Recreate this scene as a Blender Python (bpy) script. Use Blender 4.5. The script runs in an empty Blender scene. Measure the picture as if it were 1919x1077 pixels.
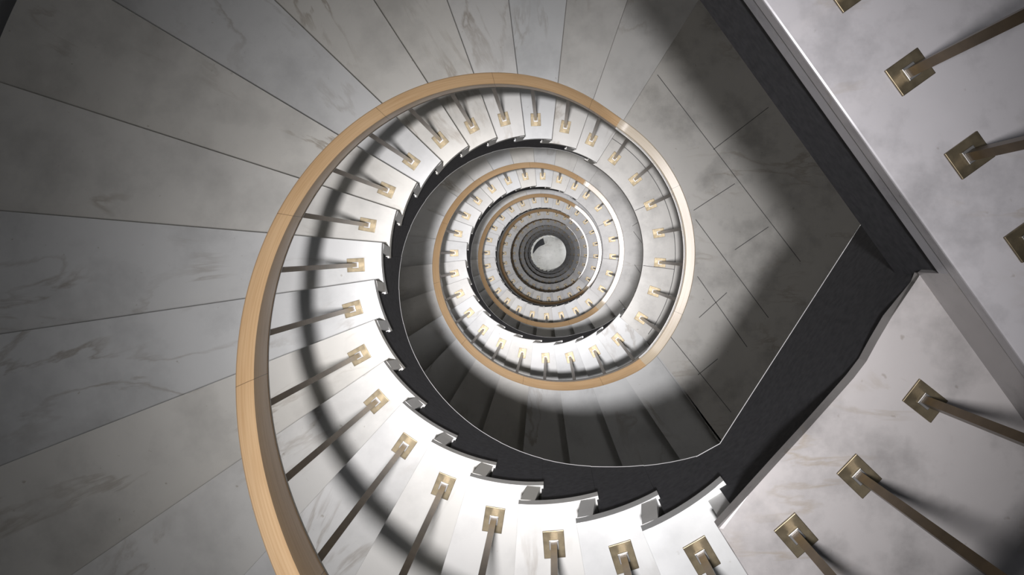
import bpy, bmesh, math, random
from mathutils import Vector, Matrix
random.seed(7)
C = bpy.context.scene.collection
sc = bpy.context.scene

# ------------------------------------------------------------------ camera, light, exposure
RISE = .165
Z0 = 1.56                      # depth of the lower top landing under the camera
N_ST = 9                       # storeys down to the bottom floor
ZC = Z0 + RISE * (20 + 21 * (N_ST - 1))      # camera height over the bottom floor
FPX = 1492.0
VPX, VPY = 1031.5, 473.5       # where the plumb line meets the picture

cam = bpy.data.cameras.new('camera')
cam.sensor_width = 36
cam.lens = 36 * FPX / 1919
cam.shift_x = (959.5 - VPX) / 1919
cam.shift_y = (VPY - 538.5) / 1919
cam.clip_start = .05
cam.clip_end = 200
co = bpy.data.objects.new('camera', cam)
co.location = (0, 0, ZC)
C.objects.link(co)
sc.camera = co

sc.view_settings.view_transform = 'Standard'
sc.view_settings.look = 'None'
sc.view_settings.gamma = 1
sc.view_settings.exposure = 0

w = bpy.data.worlds.new('world')
sc.world = w
w.use_nodes = True
w.node_tree.nodes['Background'].inputs[0].default_value = (.78, .86, 1, 1)
w.node_tree.nodes['Background'].inputs[1].default_value = .09


def spot(name, loc, power, size, blend, radius, colour=(1, 1, 1)):
    l = bpy.data.lights.new(name, 'SPOT')
    l.energy = power
    l.spot_size = math.radians(size)
    l.spot_blend = blend
    l.shadow_soft_size = radius
    l.color = colour
    o = bpy.data.objects.new(name, l)
    o.location = loc
    C.objects.link(o)
    return o


lamp = spot('lamp_over_well', (-.12, -.11, ZC + 1.6), 810, 120, .2, .10, (.985, .965, 1.0))
# the reflector of this lamp throws a narrow bright beam with a weak wide skirt (beam profile by angle)
lamp.data.use_nodes = True
nt = lamp.data.node_tree
em = nt.nodes['Emission']
tc = nt.nodes.new('ShaderNodeTexCoord')
sp = nt.nodes.new('ShaderNodeSeparateXYZ')
nt.links.new(tc.outputs['Normal'], sp.inputs[0])
ab = nt.nodes.new('ShaderNodeMath'); ab.operation = 'ABSOLUTE'; nt.links.new(sp.outputs[2], ab.inputs[0])
ac = nt.nodes.new('ShaderNodeMath'); ac.operation = 'ARCCOSINE'; nt.links.new(ab.outputs[0], ac.inputs[0])
sc_ = nt.nodes.new('ShaderNodeMath'); sc_.operation = 'MULTIPLY'; sc_.inputs[1].default_value = 180 / math.pi / 40
nt.links.new(ac.outputs[0], sc_.inputs[0])
BEAM = [(0, 3.4), (.8, 1.2), (1.8, 1.6), (3.2, 3.1), (4.7, 2.9), (6.5, 1.85), (8.5, 1.12), (11, .72), (14, .44), (18, .23), (22, .10), (26, .05), (40, .01)]
rp = nt.nodes.new('ShaderNodeValToRGB')
el = rp.color_ramp.elements
el[0].position = 0; el[1].position = 1
for p_, v_ in BEAM[1:-1]:
    el.new(p_ / 40)
for e_, (p_, v_) in zip(el, BEAM):
    e_.color = (v_ / 5, v_ / 5, v_ / 5, 1)
nt.links.new(sc_.outputs[0], rp.inputs[0])
m5 = nt.nodes.new('ShaderNodeMath'); m5.operation = 'MULTIPLY'; m5.inputs[1].default_value = 5
nt.links.new(rp.outputs[0], m5.inputs[0])
nt.links.new(m5.outputs[0], em.inputs['Strength'])


def area(name, loc, aim, power, sx, sy, colour=(1, 1, 1)):
    l = bpy.data.lights.new(name, 'AREA')
    l.shape = 'RECTANGLE'
    l.size = sx
    l.size_y = sy
    l.energy = power
    l.color = colour
    o = bpy.data.objects.new(name, l)
    o.location = loc
    d = Vector(aim) - Vector(loc)
    o.rotation_euler = d.to_track_quat('-Z', 'Y').to_euler()
    C.objects.link(o)
    return o


# ------------------------------------------------------------------ plan of the well
def centre(dep):
    """axis of the round well at a depth under the camera"""
    a = lambda z: (-.0317 - 9.43 * z / FPX, -.0337 + 10.2 * z / FPX)
    if dep <= 8:
        return a(dep)
    p = a(8); q = (-.055, .005)
    t = min(1, (dep - 8) / 5)
    return (p[0] + (q[0] - p[0]) * t, p[1] + (q[1] - p[1]) * t)


def R(d): return math.radians(d)


def pol_(r, a): return (r * math.cos(math.radians(a)), r * math.sin(math.radians(a)))


def dep_k(k): return Z0 + RISE * k


def pix(px, py, dep):
    return ((px - VPX) * dep / FPX, -(py - VPY) * dep / FPX)


R_IN, R_BAL, R_OUT = .63, .733, 2.58

# steps: (flight, index, k, angle of its baluster)
STEPS = []
for i in range(19):
    STEPS.append((0, i, i + 1, -59.7 - 13.04 * i))
for f in range(1, N_ST):
    for i in range(20):
        STEPS.append((f, i, 21 * f + i, -48.2 - 360 * f - 13.07 * i))
LAND_K = [20 + 21 * j for j in range(N_ST)]          # level of each landing below the top
def land_ang(j, i): return -308.2 - 360 * j - 14.1 * i
FRONT = 7.7                                          # degrees from a baluster to the front edge of its step

# rail level: piecewise in unwrapped angle
RK = [(-40, 0), (-55, 0)]
for j in range(N_ST):
    RK += [(-300 - 360 * j, 20 + 21 * j), (-405 - 360 * j, 20 + 21 * j)]
HR = 1.05


def rail_k(a):
    for (a0, k0), (a1, k1) in zip(RK, RK[1:]):
        if a <= a0 and a >= a1:
            return k0 + (k1 - k0) * (a0 - a) / (a0 - a1)
    return RK[0][1] if a > RK[0][0] else RK[-1][1]


def rail_z(a):                                       # smoothed so the rail bends instead of kinking
    return ZC - (dep_k(sum(rail_k(a + d) for d in (-5, -2.5, 0, 2.5, 5)) / 5) - HR)


# unseen fill lights added under each landing, lifting the darks and glossing the rails
for j in range(N_ST):
    d_ = dep_k(-1 + 21 * j) + .12
    c_ = centre(d_ + 2)
    x_, y_ = pol_(1.05, 8)
    area('landing_fill', (c_[0] + x_, c_[1] + y_, ZC - d_ - .16), (c_[0] + x_, c_[1] + y_, 0), (5.5, 14.0, 14.0, 8, 2.0, 1, .7, .6, .5)[j], .35, 1.2, (1, .97, .98))
area('floor_fill', (1.1, .1, 3.1), (-.055, 0, 0), 45, .5, .5, (.95, .97, 1))  # unseen light added to brighten the floor disc at the bottom


# ------------------------------------------------------------------ materials
def mat(name):
    m = bpy.data.materials.new(name)
    m.use_nodes = True
    nt = m.node_tree
    return m, nt, nt.nodes['Principled BSDF']


def ramp(nt, stops):
    r = nt.nodes.new('ShaderNodeValToRGB')
    r.color_ramp.elements[0].position = stops[0][0]
    r.color_ramp.elements[0].color = (*stops[0][1], 1)
    r.color_ramp.elements[1].position = stops[-1][0]
    r.color_ramp.elements[1].color = (*stops[-1][1], 1)
    for p, c in stops[1:-1]:
        e = r.color_ramp.elements.new(p)
        e.color = (*c, 1)
    return r


def mix(nt, kind, fac, a, b):
    m = nt.nodes.new('ShaderNodeMix')
    m.data_type = 'RGBA'
    m.blend_type = kind
    L = nt.links.new
    for s, v in ((m.inputs[0], fac), (m.inputs[6], a), (m.inputs[7], b)):
        if hasattr(v, 'links'):
            L(v, s)
        elif isinstance(v, (int, float)):
            s.default_value = v
        else:
            s.default_value = (*v, 1)
    return m.outputs[2]


def marble(name, base, vein=.5, rough=.28, scale=1.0, cloud=.80):
    m, nt, b = mat(name)
    L = nt.links.new
    tc = nt.nodes.new('ShaderNodeTexCoord')
    oi = nt.nodes.new('ShaderNodeObjectInfo')
    mul = nt.nodes.new('ShaderNodeMath'); mul.operation = 'MULTIPLY'; mul.inputs[1].default_value = 90
    L(oi.outputs['Random'], mul.inputs[0])
    add = nt.nodes.new('ShaderNodeVectorMath'); add.operation = 'ADD'
    L(tc.outputs['Object'], add.inputs[0]); L(mul.outputs[0], add.inputs[1])
    # cloudy body
    n1 = nt.nodes.new('ShaderNodeTexNoise'); n1.inputs['Scale'].default_value = 3.2 * scale; n1.inputs['Detail'].default_value = 6
    n1.inputs['Roughness'].default_value = .62
    L(add.outputs[0], n1.inputs['Vector'])
    lo = tuple(c * cloud for c in base)
    r1 = ramp(nt, [(.30, lo), (.52, base), (.75, tuple(min(1, c * 1.05) for c in base))])
    L(n1.outputs[0], r1.inputs[0])
    # long wavering veins
    mp = nt.nodes.new('ShaderNodeMapping'); mp.inputs['Rotation'].default_value = (0, 0, .6); mp.inputs['Scale'].default_value = (.8, 2.6, 1)
    L(add.outputs[0], mp.inputs['Vector'])
    n2 = nt.nodes.new('ShaderNodeTexNoise'); n2.inputs['Scale'].default_value = 1.1 * scale; n2.inputs['Detail'].default_value = 7
    n2.inputs['Roughness'].default_value = .55; n2.inputs['Distortion'].default_value = .6
    L(mp.outputs[0], n2.inputs['Vector'])
    r2 = ramp(nt, [(.484, (0, 0, 0)), (.5, (1, 1, 1)), (.522, (0, 0, 0))])
    L(n2.outputs[0], r2.inputs[0])
    n3 = nt.nodes.new('ShaderNodeTexNoise'); n3.inputs['Scale'].default_value = 2.3 * scale; n3.inputs['Detail'].default_value = 3
    L(add.outputs[0], n3.inputs['Vector'])
    r3 = ramp(nt, [(.48, (0, 0, 0)), (.68, (1, 1, 1))]); L(n3.outputs[0], r3.inputs[0])
    mm = nt.nodes.new('ShaderNodeMath'); mm.operation = 'MULTIPLY'
    L(r2.outputs[0], mm.inputs[0]); L(r3.outputs[0], mm.inputs[1])
    m2 = nt.nodes.new('ShaderNodeMath'); m2.operation = 'MULTIPLY'; m2.inputs[1].default_value = vein
    L(mm.outputs[0], m2.inputs[0])
    col = mix(nt, 'MIX', m2.outputs[0], r1.outputs[0], (.36, .31, .25))
    # each slab a little warmer or cooler
    rt = ramp(nt, [(0, (.97, .99, 1.0)), (.5, (1, 1, .99)), (1, (1, .975, .91))]); L(oi.outputs['Random'], rt.inputs[0])
    col = mix(nt, 'MULTIPLY', 1.0, col, rt.outputs[0])
    # fine specks
    n4 = nt.nodes.new('ShaderNodeTexNoise'); n4.inputs['Scale'].default_value = 38; n4.inputs['Detail'].default_value = 2
    L(add.outputs[0], n4.inputs['Vector'])
    r4 = ramp(nt, [(.20, (.62, .58, .52)), (.27, (1, 1, 1))]); L(n4.outputs[0], r4.inputs[0])
    col = mix(nt, 'MULTIPLY', .7, col, r4.outputs[0])
    L(col, b.inputs['Base Color'])
    b.inputs['Roughness'].default_value = rough
    b.inputs['Specular IOR Level'].default_value = .35
    return m


def wood(name, c1, c2, rough, coat=0):
    m, nt, b = mat(name)
    L = nt.links.new
    uv = nt.nodes.new('ShaderNodeTexCoord')
    mp = nt.nodes.new('ShaderNodeMapping'); mp.inputs['Scale'].default_value = (1.6, 26, 26)
    L(uv.outputs['UV'], mp.inputs['Vector'])
    n = nt.nodes.new('ShaderNodeTexNoise'); n.inputs['Scale'].default_value = 3; n.inputs['Detail'].default_value = 5; n.inputs['Distortion'].default_value = .4
    L(mp.outputs[0], n.inputs['Vector'])
    r = ramp(nt, [(.3, c2), (.62, c1)]); L(n.outputs[0], r.inputs[0])
    n2 = nt.nodes.new('ShaderNodeTexNoise'); n2.inputs['Scale'].default_value = 1.2
    L(uv.outputs['UV'], n2.inputs['Vector'])
    r2 = ramp(nt, [(.35, (.80, .74, .66)), (.6, (1, 1, 1))]); L(n2.outputs[0], r2.inputs[0])
    col = mix(nt, 'MULTIPLY', .6, r.outputs[0], r2.outputs[0])
    # glued joints between the lengths of timber
    sx = nt.nodes.new('ShaderNodeSeparateXYZ'); L(uv.outputs['UV'], sx.inputs[0])
    mo = nt.nodes.new('ShaderNodeMath'); mo.operation = 'FRACT'
    dv = nt.nodes.new('ShaderNodeMath'); dv.operation = 'DIVIDE'; dv.inputs[1].default_value = .62
    L(sx.outputs[0], dv.inputs[0]); L(dv.outputs[0], mo.inputs[0])
    lt = nt.nodes.new('ShaderNodeMath'); lt.operation = 'LESS_THAN'; lt.inputs[1].default_value = .003
    L(mo.outputs[0], lt.inputs[0])
    col = mix(nt, 'MIX', lt.outputs[0], col, tuple(c * .35 for c in c2))
    L(col, b.inputs['Base Color'])
    b.inputs['Roughness'].default_value = rough
    b.inputs['Coat Weight'].default_value = coat
    b.inputs['Coat Roughness'].default_value = .2
    b.inputs['Coat IOR'].default_value = 1.5 if coat < .9 else 2.3
    return m


def simple(name, col, rough=.6, metal=0, noise=0, nscale=30):
    m, nt, b = mat(name)
    L = nt.links.new
    b.inputs['Roughness'].default_value = rough
    b.inputs['Metallic'].default_value = metal
    tc = nt.nodes.new('ShaderNodeTexCoord')
    n = nt.nodes.new('ShaderNodeTexNoise'); n.inputs['Scale'].default_value = nscale; n.inputs['Detail'].default_value = 5
    L(tc.outputs['Object'], n.inputs['Vector'])
    r = ramp(nt, [(.3, tuple(c * (1 - noise) for c in col)), (.7, tuple(min(1, c * (1 + noise * .6)) for c in col))])
    L(n.outputs[0], r.inputs[0])
    L(r.outputs[0], b.inputs['Base Color'])
    return m


M_TREAD = marble('white_marble', (.78, .775, .75), .65, .28, 1.0, .80)
M_LAND = marble('landing_marble', (.70, .70, .69), .5, .3, 1.3, .68)
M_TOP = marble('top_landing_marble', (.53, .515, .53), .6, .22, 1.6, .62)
M_WOOD = wood('oak_rail', (.67, .465, .265), (.58, .38, .20), .42, .1)
M_WOODL = wood('pale_oak_rail', (.73, .63, .48), (.65, .54, .38), .25, 1)
M_BRASS = simple('brass_plate', (.26, .215, .14), .42, 1, .35, 45)
M_BAR = simple('bronze_bar', (.115, .083, .048), .33, .85, .25, 25)
M_STEEL = simple('steel', (.42, .41, .39), .42, 1, .1)
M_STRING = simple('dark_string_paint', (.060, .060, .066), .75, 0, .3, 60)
M_PLASTER = simple('white_plaster', (.72, .72, .70), .8, 0, .06, 4)
M_WALL = simple('wall_plaster', (.42, .42, .42), .85, 0, .08, 3)
M_GROUT = simple('grout', (.16, .155, .15), .9, 0, .2)
M_FLOOR = marble('bottom_floor_marble', (.80, .80, .79), .6, .22, 1.3)
M_DARK = simple('dark_stone', (.03, .03, .032), .6, 0, .3)


# ------------------------------------------------------------------ object helpers
def link(name, me, m, parent=None):
    o = bpy.data.objects.new(name, me)
    if m and not me.materials:
        me.materials.append(m)
    C.objects.link(o)
    if parent:
        o.parent = parent
    return o


def mesh_of(name, bm, smooth=None):
    bmesh.ops.recalc_face_normals(bm, faces=bm.faces)
    me = bpy.data.meshes.new(name)
    bm.to_mesh(me)
    bm.free()
    if smooth is not None:
        for p in me.polygons:
            p.use_smooth = True
        me.set_sharp_from_angle(angle=R(smooth))
    return me


def empty(name, loc, rz=0):
    o = bpy.data.objects.new(name, None)
    o.location = loc
    o.rotation_euler = (0, 0, rz)
    o.empty_display_size = .1
    C.objects.link(o)
    return o


def tag(o, label, cat, group=None, kind=None):
    o['label'] = label
    if cat: o['category'] = cat
    if group: o['group'] = group
    if kind: o['kind'] = kind
    return o


def prism(pts, ztop, zbot, bevel=0):
    """closed slab from a plan outline"""
    bm = bmesh.new()
    top = [bm.verts.new((x, y, ztop)) for x, y in pts]
    bot = [bm.verts.new((x, y, zbot)) for x, y in pts]
    ft = bm.faces.new(top)
    bm.faces.new(bot[::-1])
    n = len(pts)
    for i in range(n):
        bm.faces.new((top[i], bot[i], bot[(i + 1) % n], top[(i + 1) % n]))
    if bevel:
        bmesh.ops.bevel(bm, geom=list(ft.edges), offset=bevel, segments=2, affect='EDGES', profile=.6)
    return bm


def box_bm(x0, x1, y0, y1, z0, z1, bevel=0):
    bm = prism([(x0, y0), (x1, y0), (x1, y1), (x0, y1)], z1, z0)
    if bevel:
        bmesh.ops.bevel(bm, geom=list(bm.edges), offset=bevel, segments=2, affect='EDGES', profile=.6)
    return bm


def pol(r, a): return (r * math.cos(R(a)), r * math.sin(R(a)))


ORD = ('first second third fourth fifth sixth seventh eighth ninth tenth eleventh twelfth thirteenth fourteenth '
       'fifteenth sixteenth seventeenth eighteenth nineteenth twentieth').split()
def flight_name(f): return 'topmost flight' if f == 0 else ORD[f] + ' flight down'
def land_name(j): return ORD[j] + ' landing down'


# ------------------------------------------------------------------ steps
def tread_mesh(pitch, name):
    a0 = -FRONT
    a1 = pitch - FRONT
    inner = [pol(R_IN, a0 + (a1 + R_TIP - a0) * i / 9) for i in range(10)]
    outer = []
    for i in range(9):
        outer.append(pol(R_OUT, a0 + (a1 + 2 - a0) * (8 - i) / 8))
    pts = inner + outer
    bm = prism(pts, 0, -.036, .0015)
    return mesh_of(name, bm)


R_TIP = 5.9
TM = {p: tread_mesh(p, 'tread') for p in (13.04, 13.07)}


def riser_mesh():
    # stands a little behind the front edge of its step
    ca, sa = math.cos(R(-FRONT)), math.sin(R(-FRONT))
    def P(r, off): return (r * ca - off * sa, r * sa + off * ca)
    bm = bmesh.new()
    v = [bm.verts.new((*P(r, off + d), z)) for z, d in ((-.036, .004), (-RISE, .018)) for r, off in ((.629, 0), (R_OUT, 0), (R_OUT, .038), (.629, .038))]
    for q in ((0, 1, 2, 3), (4, 5, 6, 7), (0, 1, 5, 4), (1, 2, 6, 5), (2, 3, 7, 6), (3, 0, 4, 7)):
        bm.faces.new([v[i] for i in q])
    return mesh_of('riser', bm)


RM = riser_mesh()
proto = None
for f, i, k, a in STEPS:
    cx, cy = centre(dep_k(k))
    z = ZC - dep_k(k)
    if proto is None:
        proto = empty('stair_step', (cx, cy, z), R(a))
        t = link('tread', TM[13.04], M_TREAD, proto)
        r = link('riser', RM, M_TREAD, proto)
        parts = [t, r]
        s = proto
    else:
        s = proto.copy(); C.objects.link(s)
        s.location = (cx, cy, z); s.rotation_euler = (0, 0, R(a))
        for p in parts:
            q = p.copy(); C.objects.link(q); q.parent = s
            if f > 0 and p is parts[0]:
                q.data = TM[13.07]
    tag(s, f'white marble stair step, {ORD[i]} from the top of the {flight_name(f)}', 'stair step',
        f'marble steps of the {flight_name(f)}')
TM[13.07].materials.append(M_TREAD) if not TM[13.07].materials else None


# ------------------------------------------------------------------ body of each flight under its steps
def front_ang(f, i):
    return (-59.7 - 13.04 * i if f == 0 else -48.2 - 360 * f - 13.07 * i) - FRONT


def flight_body(f):
    n = 19 if f == 0 else 20
    k0 = 1 if f == 0 else 21 * f
    back0 = -55 if f == 0 else -39 - 360 * f            # front edge of the landing above
    if f > 0: back0 = -39 - 360 * f
    off = math.degrees(.060 / .64)
    cols = []                                            # (angle, top depth, bottom depth)
    for i in range(n):
        b = (back0 if i == 0 else front_ang(f, i - 1)) + off
        e = front_ang(f, i) + (off if i < n - 1 else off)
        kk = k0 + i
        for s in range(5):
            a = b + (e - b) * s / 4
            kf = kk + s / 4 - .5
            th = .40
            u = kf - (k0 - .5)
            v = (k0 + n - .5) - kf
            if f > 0: th = min(th, .06 + .16 * u)
            else: th = min(th, .35 + .03 * u)
            th = min(th, .07 + .15 * v)
            cols.append((a, dep_k(kk) + .037, max(dep_k(kf) + th, dep_k(kk) + .045)))
    return cols


def body_solid(cols, r0, r1):
    bm = bmesh.new()
    rows = []
    for a, t, b in cols:
        cx, cy = centre(t)
        x0, y0 = pol(r0, a); x1, y1 = pol(r1, a)
        rows.append([bm.verts.new((cx + x0, cy + y0, ZC - t)), bm.verts.new((cx + x1, cy + y1, ZC - t)),
                     bm.verts.new((cx + x1, cy + y1, ZC - b)), bm.verts.new((cx + x0, cy + y0, ZC - b))])
    for p, q in zip(rows, rows[1:]):
        for i in range(4):
            j = (i + 1) % 4
            bm.faces.new((p[i], p[j], q[j], q[i]))
    bm.faces.new(rows[0]); bm.faces.new(rows[-1][::-1])
    return bm


def tube(path, rad, seg=6):
    bm = bmesh.new()
    rings = []
    for i, p in enumerate(path):
        d = (Vector(path[min(i + 1, len(path) - 1)]) - Vector(path[max(i - 1, 0)])).normalized()
        u = d.cross(Vector((0, 0, 1))).normalized(); v = u.cross(d)
        rings.append([bm.verts.new(Vector(p) + u * rad * math.cos(2 * math.pi * s / seg) + v * rad * math.sin(2 * math.pi * s / seg)) for s in range(seg)])
    for p, q in zip(rings, rings[1:]):
        for s in range(seg):
            bm.faces.new((p[s], p[(s + 1) % seg], q[(s + 1) % seg], q[s]))
    bm.faces.new(rings[0]); bm.faces.new(rings[-1][::-1])
    return bm


for f in range(N_ST):
    cols = flight_body(f)
    b = link('stair_flight_slab', mesh_of('stair_flight_slab', body_solid(cols, .655, R_OUT)), M_PLASTER)
    tag(b, f'plastered sloping slab carrying the {flight_name(f)}', 'stair slab')
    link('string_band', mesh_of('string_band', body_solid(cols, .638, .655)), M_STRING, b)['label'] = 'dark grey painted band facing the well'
    path = []
    for a, t, d in cols:
        cx, cy = centre(t); x, y = pol(.638, a)
        path.append((cx + x, cy + y, ZC - d))
    link('edge_highlight', mesh_of('edge_highlight', tube(path, .0013), 40), M_PLASTER, b)['label'] = 'thin pale line imitating light on the lower edge'  # pale line stands in for light catching the lower edge


# ------------------------------------------------------------------ round landings
def strip(p, q, wd, z, bm):
    p = Vector(p); q = Vector(q); d = (q - p).normalized(); n = Vector((-d.y, d.x)) * wd / 2
    vs = [bm.verts.new((v.x, v.y, z)) for v in (p - n, q - n, q + n, p + n)]
    bm.faces.new(vs)


GR_STRAIGHT = [((1232, 140), (1500, 490)), ((1303.6, 411), (1440, 595)), ((1307, 517.6), (1400, 650)), ((1257, 631), (1370, 772)),
               ((1337, 280), (1440, 201)), ((1300, 394), (1377, 344)), ((1310, 595), (1362, 548)), ((1308, 702), (1345, 672)), ((1377, 468), (1440, 425))]


def landing(j):
    k = LAND_K[j]
    dep = dep_k(k)
    cx, cy = centre(dep)
    back = (57.8 if j == 0 else 55.8) + 7
    front = -39
    pts = [pol(R_IN, front + (back - front) * i / 36) for i in range(37)]
    pts += [pol(R_OUT, back + (front - 13 - back) * i / 30) for i in range(31)]
    # front edge swings outward past the handrail
    e0 = pol(.86, front - .3)
    pts += [(e0[0] + .62 * .99, e0[1] - .84 * .99 * .99), e0]
    root = tag(empty('landing', (cx, cy, ZC - dep)), f'curved marble landing, {land_name(j)}, right of the well', 'landing', 'round marble landings')
    link('floor_slab', mesh_of('floor_slab', prism(pts, 0, -.05, .004)), M_LAND, root)
    fl_ = [pol(.629, front), (e0[0], e0[1]), (e0[0] + 1.35 * .56, e0[1] - 1.35 * .83)]
    back_n = [Vector((-math.sin(R(front)), math.cos(R(front)))), Vector((.75, .66)), Vector((.83, .56))]
    ro = [tuple(Vector(p) + n.normalized() * .015) for p, n in zip(fl_, back_n)] + [tuple(Vector(p) + n.normalized() * .05) for p, n in zip(fl_, back_n)][::-1]
    link('riser', mesh_of('riser', prism(ro, -.05, -RISE)), M_LAND, root)
    bm = bmesh.new()
    zz = .001
    # border joint
    n = 40
    for i in range(n):
        a0 = front + 2 + (back - 9 - front) * i / n; a1 = front + 2 + (back - 9 - front) * (i + 1) / n
        strip(pol(.825, a0), pol(.825, a1), .004, zz, bm)
    for a in (24.0, -7.0):
        strip(pol(R_IN + .003, a), pol(.825, a), .0035, zz, bm)
    # joints of the square slabs, traced on the first landing
    d1 = dep_k(20); c1 = centre(d1)
    for p, q in GR_STRAIGHT:
        p = pix(*p, d1); q = pix(*q, d1)
        strip((p[0] - c1[0], p[1] - c1[1]), (q[0] - c1[0], q[1] - c1[1]), .0045, zz, bm)
    link('slab_joints', mesh_of('slab_joints', bm), M_GROUT, root)
    # soffit under the slab, set back from the edge
    sp = [pol(R_IN + .03, front + 3 + (back - 6 - front) * i / 30) for i in range(31)] + [pol(R_OUT, back - 4 + (front - 6 - back) * i / 20) for i in range(21)]
    link('soffit', mesh_of('soffit', prism(sp, -.05, -.10)), M_PLASTER, root)


for j in range(N_ST - 1):
    landing(j)

# ------------------------------------------------------------------ top landing, two levels
n_ = Vector((.813, .582)); t_ = Vector((.582, -.813))


def UP(s, n): v = n_ * n + t_ * s; return (v.x, v.y)


D_UP = dep_k(-1)


def arc_pts(p, q, r=2.6, n=24):
    """points of the shaft wall going anticlockwise from the bearing of p to the bearing of q"""
    a, b = math.atan2(p[1], p[0]), math.atan2(q[1], q[0])
    if b < a: b += 2 * math.pi
    return [(r * math.cos(a + (b - a) * i / n), r * math.sin(a + (b - a) * i / n)) for i in range(n + 1)]


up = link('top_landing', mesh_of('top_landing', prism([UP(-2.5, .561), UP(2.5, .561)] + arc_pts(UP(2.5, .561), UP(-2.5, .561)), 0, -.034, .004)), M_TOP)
up.location = (0, 0, ZC - D_UP)
tag(up, 'straight edged upper marble landing crossing the top right corner', 'landing')
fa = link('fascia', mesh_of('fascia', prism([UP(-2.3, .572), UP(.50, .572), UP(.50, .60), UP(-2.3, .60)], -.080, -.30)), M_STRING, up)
fa['label'] = 'dark face under the slab edge'
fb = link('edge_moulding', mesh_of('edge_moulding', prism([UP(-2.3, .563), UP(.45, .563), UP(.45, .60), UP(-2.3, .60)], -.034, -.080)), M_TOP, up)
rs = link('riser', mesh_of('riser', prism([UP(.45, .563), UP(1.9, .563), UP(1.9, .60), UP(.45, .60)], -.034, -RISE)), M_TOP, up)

EDGE = [pix(*p, Z0) for p in ((1724, 529), (1671, 594), (1645, 638), (1624, 676.5), (1600, 708), (1565, 747.5), (1512, 807), (1458, 866), (1402, 928), (1346, 990))]
c0 = centre(Z0)
fr = pol(2.5, -57); fr = (c0[0] + fr[0], c0[1] + fr[1])
low_pts = EDGE + arc_pts(fr, UP(2.45, .60)) + [UP(.44, .60)]
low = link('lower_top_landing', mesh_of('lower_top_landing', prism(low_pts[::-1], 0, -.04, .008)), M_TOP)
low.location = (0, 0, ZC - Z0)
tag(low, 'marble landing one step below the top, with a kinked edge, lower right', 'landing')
FB = [(.366, -.511, -.436), (*pix(1350, 832, 1.985), -.43), (*pix(1400, 752, 2.07), -.51), (*pix(1700, 286, 2.08), -.52)]
bm = bmesh.new()
fn = Vector((.84, -.541, 0)) * .035
rws = []
for x_, y_, z_ in FB:
    p_ = Vector((x_, y_, z_)); q_ = Vector((x_, y_, -.04))
    rws.append([bm.verts.new(v) for v in (q_, p_, p_ + fn, q_ + fn)])
for A, B in zip(rws, rws[1:]):
    for i in range(4):
        bm.faces.new((A[i], A[(i + 1) % 4], B[(i + 1) % 4], B[i]))
bm.faces.new(rws[0]); bm.faces.new(rws[-1][::-1])
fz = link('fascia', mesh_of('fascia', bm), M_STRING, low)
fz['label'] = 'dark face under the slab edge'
link('edge_highlight', mesh_of('edge_highlight', tube(FB, .0013), 40), M_PLASTER, low)['label'] = 'thin pale line imitating light on the lower edge'  # edge light put in as a pale line here too

e_, f_ = Vector(EDGE[-1]), Vector(fr)
dd = (f_ - e_).normalized(); nn = Vector((-dd.y, dd.x))
e_ = e_ + dd * .004
link('riser', mesh_of('riser', prism([tuple(v) for v in (e_ + nn * .012, f_ + nn * .012, f_ + nn * .052, e_ + nn * .052)], -.04, -RISE)), M_TREAD, low)

# ------------------------------------------------------------------ balusters
def baluster_parts(root):
    bp = link('base_plate', mesh_of('base_plate', box_bm(-.035, .035, -.0275, .0275, 0, .006, .0012)), M_BRASS, root)
    cm = box_bm(-.0125, .0125, -.0125, .0125, .006, .011, .001)
    cl = link('collar', mesh_of('collar', cm), M_STEEL, bp)
    br = link('bar', mesh_of('bar', box_bm(-.008, .008, -.008, .008, .006, 1.0, 0)), M_BAR, root)
    return bp, cl, br


bal = None
def baluster(x, y, z, ang, length, label, group):
    global bal, bparts
    if bal is None:
        bal = b = empty('baluster', (x, y, z), ang)
        bparts = baluster_parts(b)
        bparts[2].scale = (1, 1, length)
    else:
        b = bal.copy(); C.objects.link(b)
        b.location = (x, y, z); b.rotation_euler = (0, 0, ang)
        for p in bparts:
            q = p.copy(); C.objects.link(q); q.parent = plate if p is bparts[1] else b
            if p is bparts[0]: plate = q
            if p is bparts[2]: q.scale = (1, 1, length)
    tag(b, label, 'baluster', group)


RAIL_H = .13
na = math.atan2(n_.y, n_.x)
for j in range(-5, 3):
    p = UP(.109 + .179 * j, .695)
    lab = {-1: 'baluster on brass plate cut by the top frame edge, upper landing',
           0: 'brass plated baluster on the upper landing, second below the top frame edge',
           1: 'brass plated baluster on the upper landing, third below the top frame edge',
           2: 'brass plated baluster on the upper landing, cut by the right frame edge'}.get(j)
    if j < -1: continue
    baluster(p[0], p[1], ZC - D_UP, na, HR - RAIL_H, lab, 'balusters of the straight upper landing')
for (px, py), aa, lab in (((1732, 750), -38, 'brass plated baluster on the kinked lower landing, nearest the grey riser'),
                          ((1609, 891), -44, 'brass plated baluster on the kinked lower landing, middle of its three'),
                          ((1491, 1001.5), -49, 'brass plated baluster on the kinked lower landing, nearest the first step')):
    p = pix(px, py, Z0)
    baluster(p[0], p[1], ZC - Z0, R(aa), HR - RAIL_H, lab, 'balusters of the kinked lower landing')


def place_round(k, a, label, group):
    cx, cy = centre(dep_k(k))
    x, y = pol(R_BAL, a)
    z = ZC - dep_k(k)
    baluster(cx + x, cy + y, z, R(a), rail_z(a) - RAIL_H - z, label, group)


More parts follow.
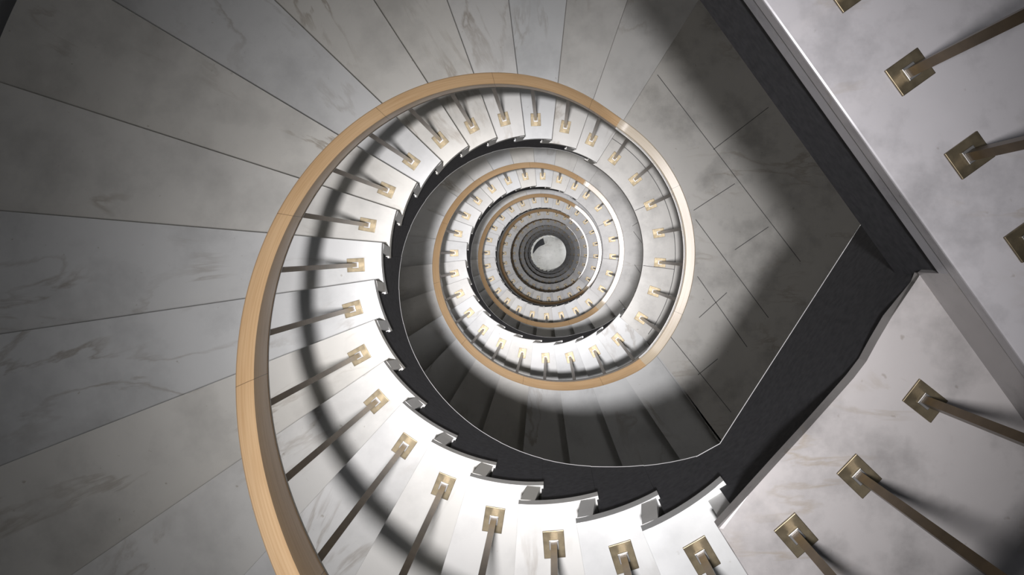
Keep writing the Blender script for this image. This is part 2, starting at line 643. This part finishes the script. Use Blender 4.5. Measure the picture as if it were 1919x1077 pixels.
for f, i, k, a in STEPS:
    place_round(k, a, f'square bar baluster on a brass plate, {ORD[i]} step of the {flight_name(f)}', f'balusters of the {flight_name(f)}')
for j in range(N_ST):
    for i in range(7):
        if j == N_ST - 1 and i > 1: continue
        place_round(LAND_K[j], land_ang(j, i), f'square bar baluster on a brass plate, {ORD[i]} along the {land_name(j)}', f'balusters of the {land_name(j)}')


# ------------------------------------------------------------------ handrail
def sweep(path, normals, prof, name, closed_prof=True, uv0=0):
    """prof: list of (across, up); normals point away from the well"""
    bm = bmesh.new()
    uvl = bm.loops.layers.uv.new('UVMap')
    rings, us = [], []
    u = uv0
    for i, (p, n) in enumerate(zip(path, normals)):
        if i: u += (Vector(p) - Vector(path[i - 1])).length
        us.append(u)
        rings.append([bm.verts.new(Vector(p) + Vector((n[0], n[1], 0)) * a + Vector((0, 0, h))) for a, h in prof])
    m = len(prof)
    for i in range(len(rings) - 1):
        for s in range(m):
            f = bm.faces.new((rings[i][s], rings[i][(s + 1) % m], rings[i + 1][(s + 1) % m], rings[i + 1][s]))
            vv = [(us[i], s / m), (us[i], (s + 1) / m), (us[i + 1], (s + 1) / m), (us[i + 1], s / m)]
            for lp, v in zip(f.loops, vv): lp[uvl].uv = v
    bm.faces.new(rings[0]); bm.faces.new(rings[-1][::-1])
    return mesh_of(name, bm, 35), u


W2 = .0235
WOODP = [(-W2 + .004, 0), (W2 - .004, 0), (W2, -.004), (W2, -RAIL_H + .012), (W2 - .006, -RAIL_H), (-W2 + .013, -RAIL_H), (-W2 + .001, -.030), (-W2, -.004)]
FLATP = [(-.0118, -RAIL_H), (.0175, -RAIL_H), (.0175, -RAIL_H - .006), (-.0118, -RAIL_H - .006)]


def rail_arc(a0, a1, step=2.0):
    n = max(2, int(abs(a1 - a0) / step))
    P, N = [], []
    for i in range(n + 1):
        a = a0 + (a1 - a0) * i / n
        z = rail_z(a)
        cx, cy = centre(ZC - z + HR)
        x, y = pol(R_BAL, a)
        P.append((cx + x, cy + y, z)); N.append(pol(1, a))
    return P, N


J0, J1 = -302, -406      # joints between sloping and level timber
u = 0
for j in range(N_ST):
    top_a = -56 if j == 0 else J1 - 360 * (j - 1)
    root = empty('handrail', (*centre(dep_k(10 + 21 * j)), ZC - dep_k(10 + 21 * j)))
    nm = 'outermost and uppermost' if j == 0 else f'{ORD[j]} counted inward from the picture edge'
    tag(root, f'wooden handrail turn around the well, {nm}', 'handrail', 'turns of the wooden handrail')
    off = Vector(root.location)
    P, N = rail_arc(top_a, J0 - 360 * j)
    Q, NQ = rail_arc(J0 - 360 * j, J1 - 360 * j)
    if j == N_ST - 1:
        Q, NQ = rail_arc(J0 - 360 * j, J0 - 360 * j - 30)
    loc = lambda S: [tuple(Vector(p) - off) for p in S]
    me, u = sweep(loc(P), N, WOODP, 'sloping_rail', uv0=u)
    link('sloping_rail', me, M_WOOD, root)
    me, u = sweep(loc(Q), NQ, WOODP, 'level_rail', uv0=u)
    link('level_rail', me, M_WOODL, root)['label'] = 'paler level length over the landing'
    me, _ = sweep(loc(P + Q[1:]), N + NQ[1:], FLATP, 'metal_flat')
    link('metal_flat', me, M_STEEL, root)['label'] = 'pale metal strip under the timber'

# rail of the top landing (beyond the frame, its shadow falls on the marble)
hz = ZC - D_UP + HR
cor = Vector((.90, -.065))
P = [(*UP(-.9, .695), hz), (*UP(.30, .695), hz), (cor.x, cor.y, hz)]
N = [tuple(n_), tuple(n_), (1, 0)]
for (px, py), aa in (((1732, 750), -38), ((1609, 891), -44), ((1491, 1001.5), -49)):
    p = pix(px, py, Z0); P.append((*p, ZC - Z0 + HR)); N.append(pol(1, aa))
Pr, Nr = rail_arc(-56, -57)
P.append(Pr[0]); N.append(Nr[0])
root = empty('handrail', (*cor, ZC - D_UP))
off = Vector(root.location)
tag(root, 'wooden handrail of the top landing, right of the camera', 'handrail', 'turns of the wooden handrail')
me, _ = sweep([tuple(Vector(p) - off) for p in P], N, WOODP, 'timber')
link('timber', me, M_WOOD, root)

# ------------------------------------------------------------------ bottom floor and outer wall
fl = link('floor', mesh_of('floor', prism([pol(R_OUT + .25, 6 * i) for i in range(60)], 0, -.1)), M_FLOOR)
fl['kind'] = 'structure'
cx, cy = centre(30)
fl.location = (cx, cy, 0)
# curved dark plinth where the lowest flight meets the floor
pts = [pol(.66, 112 + 4 * i) for i in range(19)] + [pol(.66 - .27 * (1 - i / 16) ** .8, 178 - 4 * i) for i in range(1)]
pts = [pol(.66, 112 + 4 * i) for i in range(19)]
pts += [pol(.66 - .27 * min(1, (i / 14) ** .7), 184 - 4 * i) for i in range(1, 18)]
pl = link('stair_plinth', mesh_of('stair_plinth', prism(pts, .45, 0, .01)), M_DARK)
pl.location = (cx, cy, 0)
tag(pl, 'dark curved plinth jutting into the round floor at the bottom of the well', 'plinth')

bm = bmesh.new()
n = 72
ri = [[bm.verts.new((*pol(r, 360 * i / n), z)) for i in range(n)] for r, z in ((R_OUT + .09, 0), (R_OUT + .09, ZC + 2.0), (R_OUT + .25, ZC + 2.0), (R_OUT + .25, 0))]
for q in range(4):
    A, B = ri[q], ri[(q + 1) % 4]
    for i in range(n):
        bm.faces.new((A[i], A[(i + 1) % n], B[(i + 1) % n], B[i]))
wl = link('wall_round', mesh_of('wall_round', bm, 30), M_WALL)
wl.location = (-.055, 0, 0)
wl['kind'] = 'structure'
